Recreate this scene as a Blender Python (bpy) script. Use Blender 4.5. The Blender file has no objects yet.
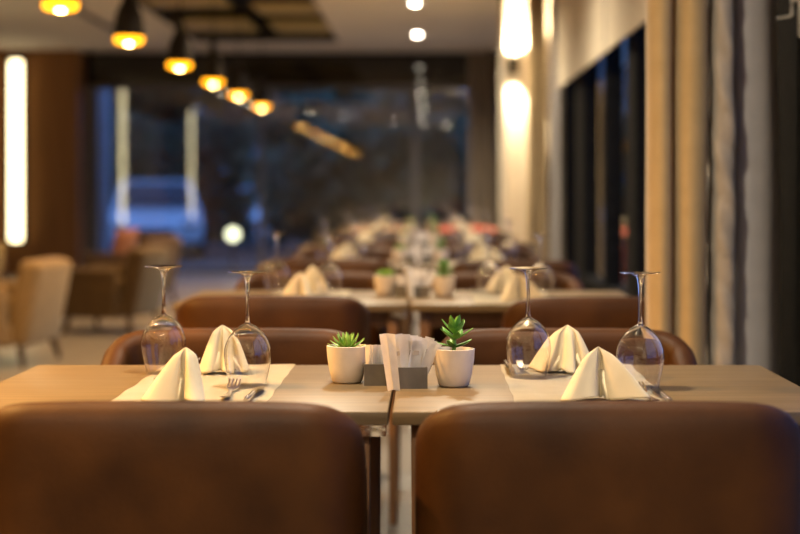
import bpy, bmesh, math, random
from mathutils import Vector, Matrix, Euler
PI = math.pi
R = math.radians
rnd = random.Random(7)
scn = bpy.context.scene
COL = scn.collection

# ------------------------------------------------------------------ materials
def new_mat(name):
    m = bpy.data.materials.new(name); m.use_nodes = True
    nt = m.node_tree
    for n in list(nt.nodes): nt.nodes.remove(n)
    out = nt.nodes.new('ShaderNodeOutputMaterial')
    return m, nt, out

def principled(name, col, rough=0.5, metal=0.0, spec=0.5, sheen=0.0, sub=0.0, trans=0.0, coat=0.0):
    m, nt, out = new_mat(name)
    b = nt.nodes.new('ShaderNodeBsdfPrincipled')
    b.inputs['Base Color'].default_value = (*col, 1)
    b.inputs['Roughness'].default_value = rough
    b.inputs['Metallic'].default_value = metal
    b.inputs['Specular IOR Level'].default_value = spec
    b.inputs['Sheen Weight'].default_value = sheen
    b.inputs['Transmission Weight'].default_value = trans
    b.inputs['Coat Weight'].default_value = coat
    if sub:
        b.inputs['Subsurface Weight'].default_value = sub
        b.inputs['Subsurface Radius'].default_value = (0.01, 0.008, 0.005)
        b.inputs['Subsurface Scale'].default_value = 0.5
    nt.links.new(b.outputs[0], out.inputs[0])
    return m, nt, b

def coords(nt, scale=(1, 1, 1)):
    tc = nt.nodes.new('ShaderNodeTexCoord'); mp = nt.nodes.new('ShaderNodeMapping')
    mp.inputs['Scale'].default_value = scale
    oi = nt.nodes.new('ShaderNodeObjectInfo'); mu = nt.nodes.new('ShaderNodeMath'); mu.operation = 'MULTIPLY'
    mu.inputs[1].default_value = 37.0
    nt.links.new(oi.outputs['Random'], mu.inputs[0])
    nt.links.new(mu.outputs[0], mp.inputs['Location'])
    nt.links.new(tc.outputs['Object'], mp.inputs['Vector'])
    return mp

def noise_mix(nt, b, c1, c2, scale=(1, 1, 1), nscale=8, detail=5, lo=0.35, hi=0.65, bump=0.0, bdist=0.002, bscale=None, mixin='Base Color'):
    mp = coords(nt, scale)
    n = nt.nodes.new('ShaderNodeTexNoise'); n.inputs['Scale'].default_value = nscale; n.inputs['Detail'].default_value = detail
    cr = nt.nodes.new('ShaderNodeValToRGB')
    cr.color_ramp.elements[0].position = lo; cr.color_ramp.elements[1].position = hi
    cr.color_ramp.elements[0].color = (*c1, 1); cr.color_ramp.elements[1].color = (*c2, 1)
    nt.links.new(mp.outputs[0], n.inputs['Vector']); nt.links.new(n.outputs['Fac'], cr.inputs[0])
    nt.links.new(cr.outputs[0], b.inputs[mixin])
    if bump:
        n2 = nt.nodes.new('ShaderNodeTexNoise'); n2.inputs['Scale'].default_value = bscale or nscale * 6; n2.inputs['Detail'].default_value = 4
        nt.links.new(mp.outputs[0], n2.inputs['Vector'])
        bp = nt.nodes.new('ShaderNodeBump'); bp.inputs['Strength'].default_value = bump; bp.inputs['Distance'].default_value = bdist
        nt.links.new(n2.outputs['Fac'], bp.inputs['Height']); nt.links.new(bp.outputs[0], b.inputs['Normal'])
    return cr

def leather(name, c1, c2, rough=0.52):
    m, nt, b = principled(name, c1, rough, spec=0.17)
    noise_mix(nt, b, c1, c2, nscale=7, detail=8, lo=0.3, hi=0.72, bump=0.35, bdist=0.0015, bscale=160)
    return m

def wood(name, c1, c2, rough=0.4, axis='x', spec=0.4, fine=1.0):
    m, nt, b = principled(name, c1, rough, spec=spec)
    sc = {'x': (1.2, 22, 22), 'y': (22, 1.2, 22), 'z': (22, 22, 1.2)}[axis]
    noise_mix(nt, b, c1, c2, scale=tuple(s * fine for s in sc), nscale=2.2, detail=8, lo=0.3, hi=0.7, bump=0.12, bdist=0.001, bscale=4)
    return m

def cloth(name, c1, c2=None, rough=0.85, bump=0.25, bscale=500, sheen=0.2):
    c2 = c2 or tuple(min(1, c * 1.12) for c in c1)
    m, nt, b = principled(name, c1, rough, spec=0.2, sheen=sheen)
    noise_mix(nt, b, c1, c2, nscale=14, detail=4, bump=bump, bdist=0.001, bscale=bscale)
    return m

def emit(name, col, s):
    m, nt, out = new_mat(name)
    e = nt.nodes.new('ShaderNodeEmission'); e.inputs[0].default_value = (*col, 1); e.inputs[1].default_value = s
    nt.links.new(e.outputs[0], out.inputs[0])
    return m

def thin_glass(name, tint=(1, 1, 1), base=0.0, gain=1.0, rough=0.0, ior=1.5):
    m, nt, out = new_mat(name)
    t = nt.nodes.new('ShaderNodeBsdfTransparent'); t.inputs[0].default_value = (*tint, 1)
    g = nt.nodes.new('ShaderNodeBsdfGlossy'); g.inputs['Roughness'].default_value = rough
    lw = nt.nodes.new('ShaderNodeLayerWeight'); lw.inputs['Blend'].default_value = 0.5
    pw = nt.nodes.new('ShaderNodeMath'); pw.operation = 'POWER'; pw.inputs[1].default_value = 4.5
    f = nt.nodes.new('ShaderNodeMath'); f.operation = 'MULTIPLY_ADD'; f.inputs[1].default_value = 0.96; f.inputs[2].default_value = 0.04
    nt.links.new(lw.outputs['Facing'], pw.inputs[0]); nt.links.new(pw.outputs[0], f.inputs[0])
    ma = nt.nodes.new('ShaderNodeMath'); ma.operation = 'MULTIPLY_ADD'; ma.use_clamp = True
    ma.inputs[1].default_value = gain; ma.inputs[2].default_value = base
    mx = nt.nodes.new('ShaderNodeMixShader')
    nt.links.new(f.outputs[0], ma.inputs[0]); nt.links.new(ma.outputs[0], mx.inputs[0])
    nt.links.new(t.outputs[0], mx.inputs[1]); nt.links.new(g.outputs[0], mx.inputs[2]); nt.links.new(mx.outputs[0], out.inputs[0])
    return m

M = {}
M['leather'] = leather('brown_leather', (0.026, 0.0085, 0.0012), (0.066, 0.024, 0.0044))
M['leather_red'] = leather('red_leather', (0.42, 0.055, 0.02), (0.56, 0.085, 0.03))
M['leather_beige'] = leather('beige_leather', (0.36, 0.23, 0.13), (0.46, 0.30, 0.18))
M['oak'] = wood('oak_table', (0.105, 0.072, 0.034), (0.170, 0.119, 0.061), 0.38, 'x')
M['oak_edge'] = wood('oak_edge', (0.2, 0.14, 0.075), (0.37, 0.25, 0.14), 0.45, 'x')
M['legwood'] = wood('leg_wood', (0.11, 0.052, 0.02), (0.19, 0.095, 0.038), 0.45, 'z')
M['darkwood'] = wood('dark_wood', (0.035, 0.018, 0.009), (0.06, 0.032, 0.016), 0.45, 'z')
M['panelwood'] = wood('panel_wood', (0.20, 0.090, 0.026), (0.29, 0.135, 0.042), 0.45, 'z', fine=0.4)
M['lit_slatwood'] = wood('lit_slat_wood', (0.46, 0.34, 0.10), (0.56, 0.43, 0.15), 0.5, 'x', fine=0.4)  # warm lamplight on the boards is put into this yellow tone
M['napkin'] = cloth('napkin_cotton', (0.60, 0.515, 0.34), (0.66, 0.575, 0.40), bump=0.15)
M['runner'] = cloth('runner_linen', (0.56, 0.51, 0.39), (0.62, 0.57, 0.45), bump=0.3)
M['gold'] = cloth('gold_curtain', (0.39, 0.275, 0.128), (0.43, 0.305, 0.148), bump=0.2, sheen=0.3)
M['taupe'] = cloth('taupe_curtain', (0.22, 0.17, 0.12), (0.27, 0.21, 0.15))
M['white_curtain'] = cloth('white_curtain', (0.40, 0.38, 0.38), (0.44, 0.42, 0.42), bump=0.15)
M['grey_sheer'] = cloth('grey_sheer', (0.30, 0.265, 0.225), (0.35, 0.31, 0.265), bump=0.6, bscale=60)
M['blind'] = cloth('blind_fabric', (0.66, 0.57, 0.43), (0.70, 0.61, 0.47), bump=0.1)
M['chair_tan'] = cloth('tan_upholstery', (0.22, 0.155, 0.078), (0.26, 0.183, 0.095))
M['chair_dimmed'] = cloth('dimmed_upholstery', (0.06, 0.037, 0.014), (0.08, 0.05, 0.019))  # dim light on the second armchair, put into a darker cloth colour
M['chair_dark'] = cloth('dark_upholstery', (0.055, 0.032, 0.018), (0.08, 0.045, 0.025))
M['olive'] = cloth('olive_cushion', (0.16, 0.125, 0.045), (0.20, 0.155, 0.06))
M['rust'] = cloth('rust_cushion', (0.24, 0.10, 0.06), (0.28, 0.12, 0.07))
m, nt, b = principled('pot_ceramic', (0.70, 0.62, 0.53), 0.5, spec=0.4); noise_mix(nt, b, (0.68, 0.60, 0.51), (0.74, 0.66, 0.57), nscale=30, bump=0.1, bdist=0.0005); M['pot'] = m
m, nt, b = principled('caddy_cement', (0.2, 0.18, 0.15), 0.6); noise_mix(nt, b, (0.105, 0.092, 0.072), (0.15, 0.132, 0.105), nscale=25, bump=0.15, bdist=0.0005); M['caddy'] = m
m, nt, b = principled('paper_white', (0.86, 0.84, 0.83), 0.7); noise_mix(nt, b, (0.82, 0.80, 0.79), (0.90, 0.88, 0.87), nscale=40); M['paper'] = m
m, nt, b = principled('paper_grey', (0.55, 0.52, 0.5), 0.7); noise_mix(nt, b, (0.50, 0.47, 0.45), (0.62, 0.59, 0.57), nscale=60); M['paper_grey'] = m
m, nt, b = principled('sachet_print', (0.42, 0.36, 0.30), 0.7); noise_mix(nt, b, (0.36, 0.30, 0.25), (0.48, 0.42, 0.36), nscale=50); M['print'] = m
m, nt, b = principled('soil', (0.06, 0.04, 0.025), 0.95); noise_mix(nt, b, (0.03, 0.02, 0.012), (0.10, 0.07, 0.04), nscale=120, bump=0.8); M['soil'] = m
m, nt, b = principled('succulent_bright', (0.16, 0.34, 0.04), 0.4, sub=0.1); noise_mix(nt, b, (0.10, 0.26, 0.03), (0.30, 0.48, 0.09), nscale=60); M['succ_a'] = m
m, nt, b = principled('succulent_deep', (0.08, 0.24, 0.04), 0.4, sub=0.1); noise_mix(nt, b, (0.05, 0.19, 0.03), (0.18, 0.38, 0.06), nscale=50); M['succ_b'] = m
m, nt, b = principled('steel', (0.75, 0.73, 0.70), 0.18, metal=1.0); noise_mix(nt, b, (0.70, 0.68, 0.65), (0.80, 0.78, 0.75), nscale=20); M['steel'] = m
m, nt, b = principled('handle_aluminium', (0.6, 0.58, 0.55), 0.45, metal=0.5); noise_mix(nt, b, (0.56, 0.54, 0.51), (0.64, 0.62, 0.59), nscale=20); M['alu'] = m
m, nt, b = principled('black_metal', (0.012, 0.011, 0.010), 0.85, spec=0.08); noise_mix(nt, b, (0.010, 0.009, 0.008), (0.016, 0.015, 0.013), nscale=20); M['black'] = m
m, nt, b = principled('grey_metal', (0.12, 0.115, 0.11), 0.45); noise_mix(nt, b, (0.11, 0.105, 0.10), (0.14, 0.135, 0.13), nscale=20); M['grey_metal'] = m
m, nt, b = principled('shade_metal', (0.018, 0.013, 0.009), 0.5, metal=0.3); noise_mix(nt, b, (0.014, 0.010, 0.007), (0.022, 0.016, 0.011), nscale=15); M['shade'] = m
m, nt, b = principled('ceiling_paint', (0.74, 0.67, 0.60), 0.8); noise_mix(nt, b, (0.84, 0.77, 0.69), (0.86, 0.79, 0.71), nscale=3, bump=0.1, bscale=200); M['ceiling'] = m
m, nt, b = principled('coffer_paint', (0.02, 0.016, 0.012), 0.8); noise_mix(nt, b, (0.018, 0.014, 0.01), (0.025, 0.02, 0.015), nscale=5); M['coffer'] = m
m, nt, b = principled('wall_paint', (0.56, 0.49, 0.38), 0.8); noise_mix(nt, b, (0.54, 0.47, 0.36), (0.58, 0.51, 0.40), nscale=4, bump=0.1, bscale=200); M['wall'] = m
m, nt, b = principled('header_panel', (0.015, 0.012, 0.010), 0.02, spec=0.6); noise_mix(nt, b, (0.012, 0.010, 0.008), (0.018, 0.015, 0.012), nscale=5); M['header'] = m

m, nt, out = new_mat('wineglass_solid'); g = nt.nodes.new('ShaderNodeBsdfGlass'); g.inputs['IOR'].default_value = 1.5; g.inputs['Roughness'].default_value = 0.0; nt.links.new(g.outputs[0], out.inputs[0]); M['wineglass_solid'] = m; M['wineglass_bowl'] = m
M['pane'] = thin_glass('window_pane', (0.86, 0.89, 0.90), base=0.035, gain=1.0)
M['pane_back'] = thin_glass('window_pane_back', (0.88, 0.91, 0.92), base=0.085, gain=1.0)
M['lens'] = emit('downlight_lens', (1.0, 0.87, 0.68), 60)
M['bulb'] = emit('bulb_glow', (1.0, 0.64, 0.20), 85)
M['amber'] = emit('amber_glow', (1.0, 0.36, 0.009), 4.8)
M['strip'] = emit('led_strip', (1.0, 0.82, 0.46), 6.0)
M['sconce_glow'] = emit('sconce_glow', (1.0, 0.85, 0.6), 14)
M['garden_glow'] = emit('garden_glow', (1.0, 0.95, 0.62), 4.5)
# floor: large grey tiles
m, nt, b = principled('floor_tile', (0.2, 0.18, 0.16), 0.38, spec=0.4)
tc = nt.nodes.new('ShaderNodeTexCoord'); br = nt.nodes.new('ShaderNodeTexBrick')
br.offset = 0.0; br.inputs['Color1'].default_value = (0.19, 0.172, 0.148, 1); br.inputs['Color2'].default_value = (0.22, 0.20, 0.172, 1)
br.inputs['Mortar'].default_value = (0.12, 0.105, 0.09, 1); br.inputs['Scale'].default_value = 1.0
br.inputs['Brick Width'].default_value = 0.6; br.inputs['Row Height'].default_value = 0.6; br.inputs['Mortar Size'].default_value = 0.004
nt.links.new(tc.outputs['Object'], br.inputs['Vector']); nt.links.new(br.outputs['Color'], b.inputs['Base Color']); M['floor'] = m
m, nt, b = principled('paving', (0.06, 0.06, 0.06), 0.6); noise_mix(nt, b, (0.04, 0.042, 0.045), (0.08, 0.08, 0.08), nscale=4, bump=0.3); M['paving'] = m
m, nt, b = principled('leaf_dark', (0.05, 0.09, 0.05), 0.6); noise_mix(nt, b, (0.03, 0.07, 0.04), (0.07, 0.13, 0.06), nscale=3); M['leaf'] = m
m, nt, b = principled('bark', (0.05, 0.04, 0.03), 0.9); noise_mix(nt, b, (0.035, 0.028, 0.02), (0.07, 0.055, 0.04), nscale=10, bump=0.6); M['bark'] = m
m, nt, b = principled('car_paint', (0.72, 0.74, 0.78), 0.25, coat=0.8); noise_mix(nt, b, (0.70, 0.72, 0.76), (0.74, 0.76, 0.80), nscale=2); M['car'] = m
m, nt, b = principled('car_window', (0.01, 0.012, 0.015), 0.05); noise_mix(nt, b, (0.01, 0.012, 0.015), (0.014, 0.016, 0.02), nscale=2); M['car_window'] = m
m, nt, b = principled('tyre', (0.015, 0.015, 0.015), 0.8); noise_mix(nt, b, (0.012, 0.012, 0.012), (0.02, 0.02, 0.02), nscale=30); M['tyre'] = m
m, nt, b = principled('outside_plaster', (0.55, 0.57, 0.62), 0.8); noise_mix(nt, b, (0.52, 0.54, 0.59), (0.58, 0.60, 0.65), nscale=5, bump=0.2); M['plaster'] = m

# ------------------------------------------------------------------ mesh helpers
def BM(): return bmesh.new()

def obj(name, bm, mat, parent=None, smooth=True, loc=None, angle=40):
    me = bpy.data.meshes.new(name)
    bmesh.ops.recalc_face_normals(bm, faces=bm.faces)
    bm.to_mesh(me); bm.free()
    if smooth:
        me.polygons.foreach_set('use_smooth', [True] * len(me.polygons))
        try: me.set_sharp_from_angle(angle=R(angle))
        except Exception: pass
    me.materials.append(mat)
    o = bpy.data.objects.new(name, me); COL.objects.link(o)
    if parent: o.parent = parent
    if loc: o.location = loc
    return o

def tag(o, label=None, cat=None, group=None, kind=None):
    if label: o['label'] = label
    if cat: o['category'] = cat
    if group: o['group'] = group
    if kind: o['kind'] = kind
    return o

def thing(name, loc=(0, 0, 0), rotz=0, label=None, cat=None, group=None):
    o = bpy.data.objects.new(name, None); COL.objects.link(o); o.empty_display_size = 0.1
    o.location = loc; o.rotation_euler = (0, 0, rotz)
    return tag(o, label, cat, group)

def struct(name, bm, mat, parent=None, smooth=False):
    o = obj(name, bm, mat, parent, smooth)
    if not parent: o['kind'] = 'structure'
    return o

def dup(root):
    r = root.copy(); COL.objects.link(r)
    for ch in list(root.children):
        c = ch.copy(); COL.objects.link(c); c.parent = r
        for g in list(ch.children):
            d = g.copy(); COL.objects.link(d); d.parent = c
    return r

class Proto:
    """first use moves the built thing itself, every later use copies it"""
    def __init__(self, root): self.root = root; self.used = False
    def put(self, loc, rotz, label, group=None, cat=None, rot=None):
        o = dup(self.root) if self.used else self.root
        self.used = True
        o.location = loc; o.rotation_euler = rot if rot else (0, 0, rotz)
        return tag(o, label, cat, group)

def box(bm, x0, x1, y0, y1, z0, z1, bev=0.0, seg=2, mat=None):
    t = bmesh.new()
    bmesh.ops.create_cube(t, size=1)
    for v in t.verts:
        v.co = Vector(((x0 + x1) / 2 + v.co.x * (x1 - x0), (y0 + y1) / 2 + v.co.y * (y1 - y0), (z0 + z1) / 2 + v.co.z * (z1 - z0)))
    if bev: bmesh.ops.bevel(t, geom=list(t.edges), offset=bev, segments=seg, profile=0.5, affect='EDGES')
    if mat is not None: bmesh.ops.transform(t, matrix=mat, verts=t.verts)
    me = bpy.data.meshes.new('tmp'); t.to_mesh(me); t.free(); bm.from_mesh(me); bpy.data.meshes.remove(me)
    return bm

def lathe(bm, prof, n=32, cx=0, cy=0):
    rings = []
    for r, z in prof:
        if r < 1e-6: rings.append([bm.verts.new((cx, cy, z))])
        else: rings.append([bm.verts.new((cx + r * math.cos(2 * PI * i / n), cy + r * math.sin(2 * PI * i / n), z)) for i in range(n)])
    for a, b in zip(rings, rings[1:]):
        for i in range(n):
            j = (i + 1) % n
            if len(a) == 1 and len(b) == 1: continue
            if len(a) == 1: bm.faces.new((a[0], b[j], b[i]))
            elif len(b) == 1: bm.faces.new((a[i], a[j], b[0]))
            else: bm.faces.new((a[i], a[j], b[j], b[i]))
    return bm

def tube(bm, pts, rad, n=10, cap=True):
    pts = [Vector(p) for p in pts]
    rads = rad if isinstance(rad, (list, tuple)) else [rad] * len(pts)
    rings = []
    for k, p in enumerate(pts):
        d = (pts[min(k + 1, len(pts) - 1)] - pts[max(k - 1, 0)]).normalized()
        a = d.cross(Vector((0, 0, 1)))
        if a.length < 1e-3: a = d.cross(Vector((0, 1, 0)))
        a.normalize(); b = d.cross(a)
        rings.append([bm.verts.new(p + rads[k] * (a * math.cos(2 * PI * i / n) + b * math.sin(2 * PI * i / n))) for i in range(n)])
    for A, B in zip(rings, rings[1:]):
        for i in range(n):
            j = (i + 1) % n; bm.faces.new((A[i], A[j], B[j], B[i]))
    if cap: bm.faces.new(rings[0]); bm.faces.new(rings[-1][::-1])
    return bm

def taper_leg(x0, y0, z0, x1, y1, z1, s0, s1, bev=0.004):
    """square leg from (x0,y0,z0) at the floor (half size s0) to the top (half size s1)"""
    bm = BM()
    lo = [bm.verts.new((x0 + a * s0, y0 + b * s0, z0)) for a, b in ((-1, -1), (1, -1), (1, 1), (-1, 1))]
    hi = [bm.verts.new((x1 + a * s1, y1 + b * s1, z1)) for a, b in ((-1, -1), (1, -1), (1, 1), (-1, 1))]
    bm.faces.new(lo[::-1]); bm.faces.new(hi)
    for i in range(4): bm.faces.new((lo[i], lo[(i + 1) % 4], hi[(i + 1) % 4], hi[i]))
    bmesh.ops.bevel(bm, geom=list(bm.edges), offset=bev, segments=2, profile=0.5, affect='EDGES')
    return bm

def catmull(pts, k=6, closed=True):
    out = []; n = len(pts)
    rng = range(n) if closed else range(n - 1)
    for i in rng:
        g = (lambda q: pts[q % n]) if closed else (lambda q: pts[max(0, min(n - 1, q))])
        p0, p1, p2, p3 = [Vector(g(i + q)) for q in (-1, 0, 1, 2)]
        for s in range(k):
            t = s / k
            out.append(0.5 * ((2 * p1) + (p2 - p0) * t + (2 * p0 - 5 * p1 + 4 * p2 - p3) * t * t + (3 * p1 - p0 - 3 * p2 + p3) * t ** 3))
    if not closed: out.append(Vector(pts[-1]))
    return out

def apply_solidify(bm, thick):
    bmesh.ops.recalc_face_normals(bm, faces=bm.faces)
    bmesh.ops.solidify(bm, geom=list(bm.faces), thickness=thick)
    return bm

CAMZ = 1.13
def at(px, py, d):                                # photo pixel and distance -> world point
    return Vector(((px - 428) * d / 1594, d, CAMZ - (py - 190) * d / 1594))

# ------------------------------------------------------------------ the room
XW, XL, YB, YN, ZC = 1.08, -5.75, 21.7, -4.0, 3.0
bm = BM(); box(bm, XL - 0.2, XW + 0.2, YN - 0.2, YB + 0.1, -0.12, 0.0); struct('floor', bm, M['floor'])
CX0, CX1, CY0, CY1 = -2.92, -1.13, 9.5, 20.1      # coffer in the ceiling
bm = BM()
box(bm, XL - 0.2, CX0, YN - 0.2, YB + 0.1, ZC, ZC + 0.5)
box(bm, CX1, XW + 0.2, YN - 0.2, YB + 0.1, ZC, ZC + 0.5)
box(bm, CX0, CX1, YN - 0.2, CY0, ZC, ZC + 0.5)
box(bm, CX0, CX1, CY1, YB + 0.1, ZC, ZC + 0.5)
struct('ceiling', bm, M['ceiling'])
bm = BM()
e = 0.012
box(bm, CX0, CX1, CY0, CY1, ZC + 0.42, ZC + 0.5)
box(bm, CX0, CX0 + e, CY0, CY1, ZC, ZC + 0.42); box(bm, CX1 - e, CX1, CY0, CY1, ZC, ZC + 0.42)
box(bm, CX0 + e, CX1 - e, CY0, CY0 + e, ZC, ZC + 0.42); box(bm, CX0 + e, CX1 - e, CY1 - e, CY1, ZC, ZC + 0.42)
struct('trim_1', bm, M['coffer'])
# boards hung across the coffer, staggered either side of the lamp line
for side, x0, x1, ys in (('aisle', CX0 + 0.02, -2.06, ((10.6, 11.4), (13.2, 14.0), (15.9, 16.8), (18.1, 19.4))),
                         ('window', -1.84, CX1 - 0.03, ((10.2, 11.0), (12.4, 13.2), (14.3, 15.1), (16.5, 17.5), (18.3, 19.6)))):
    for k, (y0, y1) in enumerate(ys):
        bm = BM(); box(bm, x0, x1, y0, y1, ZC + 0.05, ZC + 0.09, 0.004)
        o = obj('ceiling_board', bm, M['lit_slatwood'])
        tag(o, '%s wooden board hung in the dark ceiling recess, %s side of the pendant lamps' % (('first', 'second', 'third', 'fourth', 'fifth')[len(ys) - 1 - k], 'lounge' if side == 'aisle' else 'window'), 'ceiling board', 'boards in the ceiling recess')
bm = BM(); box(bm, -3.66, -3.60, 15.6, 18.4, ZC - 0.035, ZC, 0.004); tag(obj('ceiling_track', bm, M['grey_metal']), 'thin dark track on the ceiling beside the pendant lamps', 'ceiling track')

# back of the room: dark glossy header, large glazing with slim frame
bm = BM(); box(bm, -4.655, XW, YB - 0.02, YB + 0.1, 2.56, ZC); struct('trim_2', bm, M['header'])
bm = BM(); box(bm, XL - 0.2, -4.655, 21.2, YB + 0.1, 0, ZC); struct('wall_back', bm, M['panelwood'])
def window(n, x0, x1, y0, y1, z0, z1, mull, axis, fr, pane_mat, wide=0.06, depth=0.10, rails=()):
    """one window: frame mesh as the object, a pane as its child; axis is the direction it runs along"""
    bm = BM()
    if axis == 'x':
        yc = (y0 + y1) / 2
        for a, b in mull: box(bm, a, b, yc - depth / 2, yc + depth / 2, z0, z1, 0.004)
        box(bm, x0, x1, yc - depth / 2 + 0.003, yc + depth / 2 - 0.003, z0, z0 + wide, 0.004); box(bm, x0, x1, yc - depth / 2 + 0.003, yc + depth / 2 - 0.003, z1 - wide, z1, 0.004)
    else:
        xc = (x0 + x1) / 2
        for a, b in mull: box(bm, xc - depth / 2, xc + depth / 2, a, b, z0, z1, 0.004)
        for (a, b) in [(z0, z0 + wide), (z1 - wide, z1)] + list(rails): box(bm, xc - depth / 2 + 0.003, xc + depth / 2 - 0.003, y0, y1, a, b, 0.004)
    f = struct('window_%d' % n, bm, fr)
    bm = BM()
    if axis == 'x': box(bm, x0, x1, yc - 0.006, yc + 0.006, z0 + 0.02, z1 - 0.02)
    else: box(bm, xc - 0.006, xc + 0.006, y0, y1, z0 + 0.02, z1 - 0.02)
    struct('glass_pane', bm, pane_mat, f)
    return f
window(1, -4.655, XW, YB, YB + 0.06, 0.0, 2.56, [(-4.655, -4.50), (-2.3, -2.24), (-0.22, -0.12), (1.0, XW)], 'x', M['grey_metal'], M['pane_back'])
# right wall: solid pieces between the windows
bm = BM()
for y0, y1 in ((YN, 1.2), (5.4, 6.6), (12.9, 16.6), (20.6, YB + 0.1)): box(bm, XW, XW + 0.2, y0, y1, 0, ZC)
box(bm, XW, XW + 0.2, YN, YB + 0.1, 2.9, ZC)
struct('wall_right', bm, M['wall'])
window(2, XW + 0.02, XW + 0.14, 6.6, 12.9, 0.0, 2.9, [(6.6, 6.72), (8.45, 8.85), (9.9, 10.0), (11.3, 11.9), (12.78, 12.9)], 'y', M['black'], M['pane'], wide=0.10, depth=0.12, rails=((0.45, 0.53),))
window(3, XW, XW + 0.16, 1.2, 5.40, 0.0, 2.9, [(1.2, 1.32), (2.9, 3.02), (4.2, 4.98), (5.30, 5.40)], 'y', M['black'], M['pane'], wide=0.12, depth=0.14)
window(4, XW + 0.02, XW + 0.14, 16.6, 20.6, 0.0, 2.9, [(16.6, 16.7), (18.5, 18.6), (20.5, 20.6)], 'y', M['black'], M['pane'], wide=0.1, depth=0.1)
# handle of the near window
hd = thing('window_handle', (1.045, 4.58, 1.63), 0, 'slim steel handle on the black window frame beside the curtains', 'window handle')
bm = BM(); tube(bm, [(-0.045, 0, -0.008), (-0.005, 0, -0.002), (0.0, 0, 0.004), (0.0, 0, 0.045)], 0.005); obj('lever', bm, M['alu'], hd)
bm = BM(); box(bm, -0.004, 0.028, -0.008, 0.008, 0.04, 0.052, 0.003); obj('stem', bm, M['alu'], hd)
bm = BM(); box(bm, 0.020, 0.046, -0.014, 0.014, -0.06, 0.08, 0.003); obj('backplate', bm, M['alu'], hd)
# pier with the wall light
bm = BM(); box(bm, 0.70, XW, 14.4, 15.6, 0, ZC); struct('wall_pier', bm, M['wall'])
bm = BM()
box(bm, XL - 0.2, XL, YN, YB + 0.1, 0, ZC)
for y in (16.0, 8.0): box(bm, XL, -5.32, y - 0.3, y + 0.3, 0, ZC)
struct('wall_left', bm, M['panelwood'])
bm = BM(); box(bm, XL - 0.2, XW + 0.2, YN - 0.2, YN, 0, ZC); struct('wall_front', bm, M['wall'])
bm = BM()
for y0, y1 in ((5.42, 6.6), (12.9, 14.38), (15.62, 16.6)): box(bm, XW - 0.015, XW, y0, y1, 0, 0.09, 0.003)
struct('baseboard_right', bm, M['darkwood'])

# roller blinds
for k, (y0, y1, lab) in enumerate(((9.35, 12.75, 'cream roller blind half down, beside the gold curtain near the lit pier'), (6.9, 9.28, 'cream roller blind half down, partly behind the gold curtain by the front table'))):
    t = thing('roller_blind', (1.035, (y0 + y1) / 2, 1.94), 0, lab, 'blind', 'cream roller blinds')
    L = (y1 - y0) / 2
    bm = BM(); box(bm, -0.002, 0.002, -L, L, 0.012, 1.0); obj('blind_fabric', bm, M['blind'], t, False)
    bm = BM(); box(bm, -0.008, 0.008, -L, L, -0.008, 0.016, 0.004); obj('bottom_bar', bm, M['blind'], t)
    bm = BM(); tube(bm, [(0, -L, 1.02), (0, L, 1.02)], 0.03, 14); obj('roller', bm, M['blind'], t)

# ------------------------------------------------------------------ curtains
def curtain(name, plan, z0, z1, mat, label, wob=0.006, crink=0.0, flare=None, nz=40, seed=1, group=None, k=7, loc=(0, 0)):
    r = random.Random(seed); ph = [r.uniform(0, 6.28) for _ in range(6)]
    pts = catmull([(x + loc[0], y + loc[1], 0) for x, y in plan], k, False)
    bm = BM(); rows = []
    for a in range(nz + 1):
        z = z0 + (z1 - z0) * a / nz; row = []
        for i, p in enumerate(pts):
            s = i / (len(pts) - 1)
            dx = wob * math.sin(2.2 * z + ph[0] + 3 * s) + 0.4 * wob * math.sin(7 * z + ph[1] + 9 * s)
            dy = wob * math.sin(1.9 * z + ph[2] + 5 * s)
            if crink: 
                dx += crink * (math.sin(23 * z + 4 * s + ph[3]) * 0.6 + math.sin(61 * z + ph[4] + 15 * s) * 0.3); dy += crink * 1.6 * math.sin(31 * z + ph[5] + 11 * s) + crink * math.sin(77 * z + 9 * s)
            if flare: dx += flare(z) * s
            row.append(bm.verts.new((p.x + dx, p.y + dy, z)))
        rows.append(row)
    for A, B in zip(rows, rows[1:]):
        for i in range(len(A) - 1): bm.faces.new((A[i], A[i + 1], B[i + 1], B[i]))
    apply_solidify(bm, 0.004)
    return tag(obj(name, bm, mat, angle=80), label, 'curtain', group)
gold_plan = [(0.70, 4.80), (0.645, 4.66), (0.628, 4.56), (0.655, 4.50), (0.686, 4.505), (0.698, 4.548), (0.705, 4.555), (0.714, 4.52), (0.735, 4.485), (0.770, 4.49), (0.792, 4.525), (0.797, 4.60), (0.790, 4.72)]
curtain('gold_curtain', gold_plan, 0.02, 2.97, M['gold'], 'gold floor-length curtain gathered beside the front table', seed=3, wob=0.003)
curtain('sheer_curtain', [(0.826, 4.70), (0.814, 4.57), (0.817, 4.515), (0.84, 4.502), (0.864, 4.515), (0.872, 4.57)], 0.02, 2.97, M['grey_sheer'], 'narrow crinkled grey sheer gathered between the gold and white curtains', wob=0.003, crink=0.003, nz=150, seed=5)
curtain('white_curtain', [(0.886, 4.70), (0.884, 4.615), (0.905, 4.575), (0.955, 4.578), (0.992, 4.60), (1.022, 4.65), (1.042, 4.71), (1.046, 4.78)], 0.02, 2.97, M['white_curtain'], 'plain white curtain hanging against the black window frame', flare=lambda z: -0.020 * max(0, min(1, (z - 1.1) / 0.7)), seed=8, wob=0.003)
g2 = [(x + 0.183, y + 8.5) for x, y in gold_plan]
curtain('gold_curtain', g2, 0.02, 2.97, M['gold'], 'gold curtain hanging between the lit pier and the far blind', seed=11)
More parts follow.
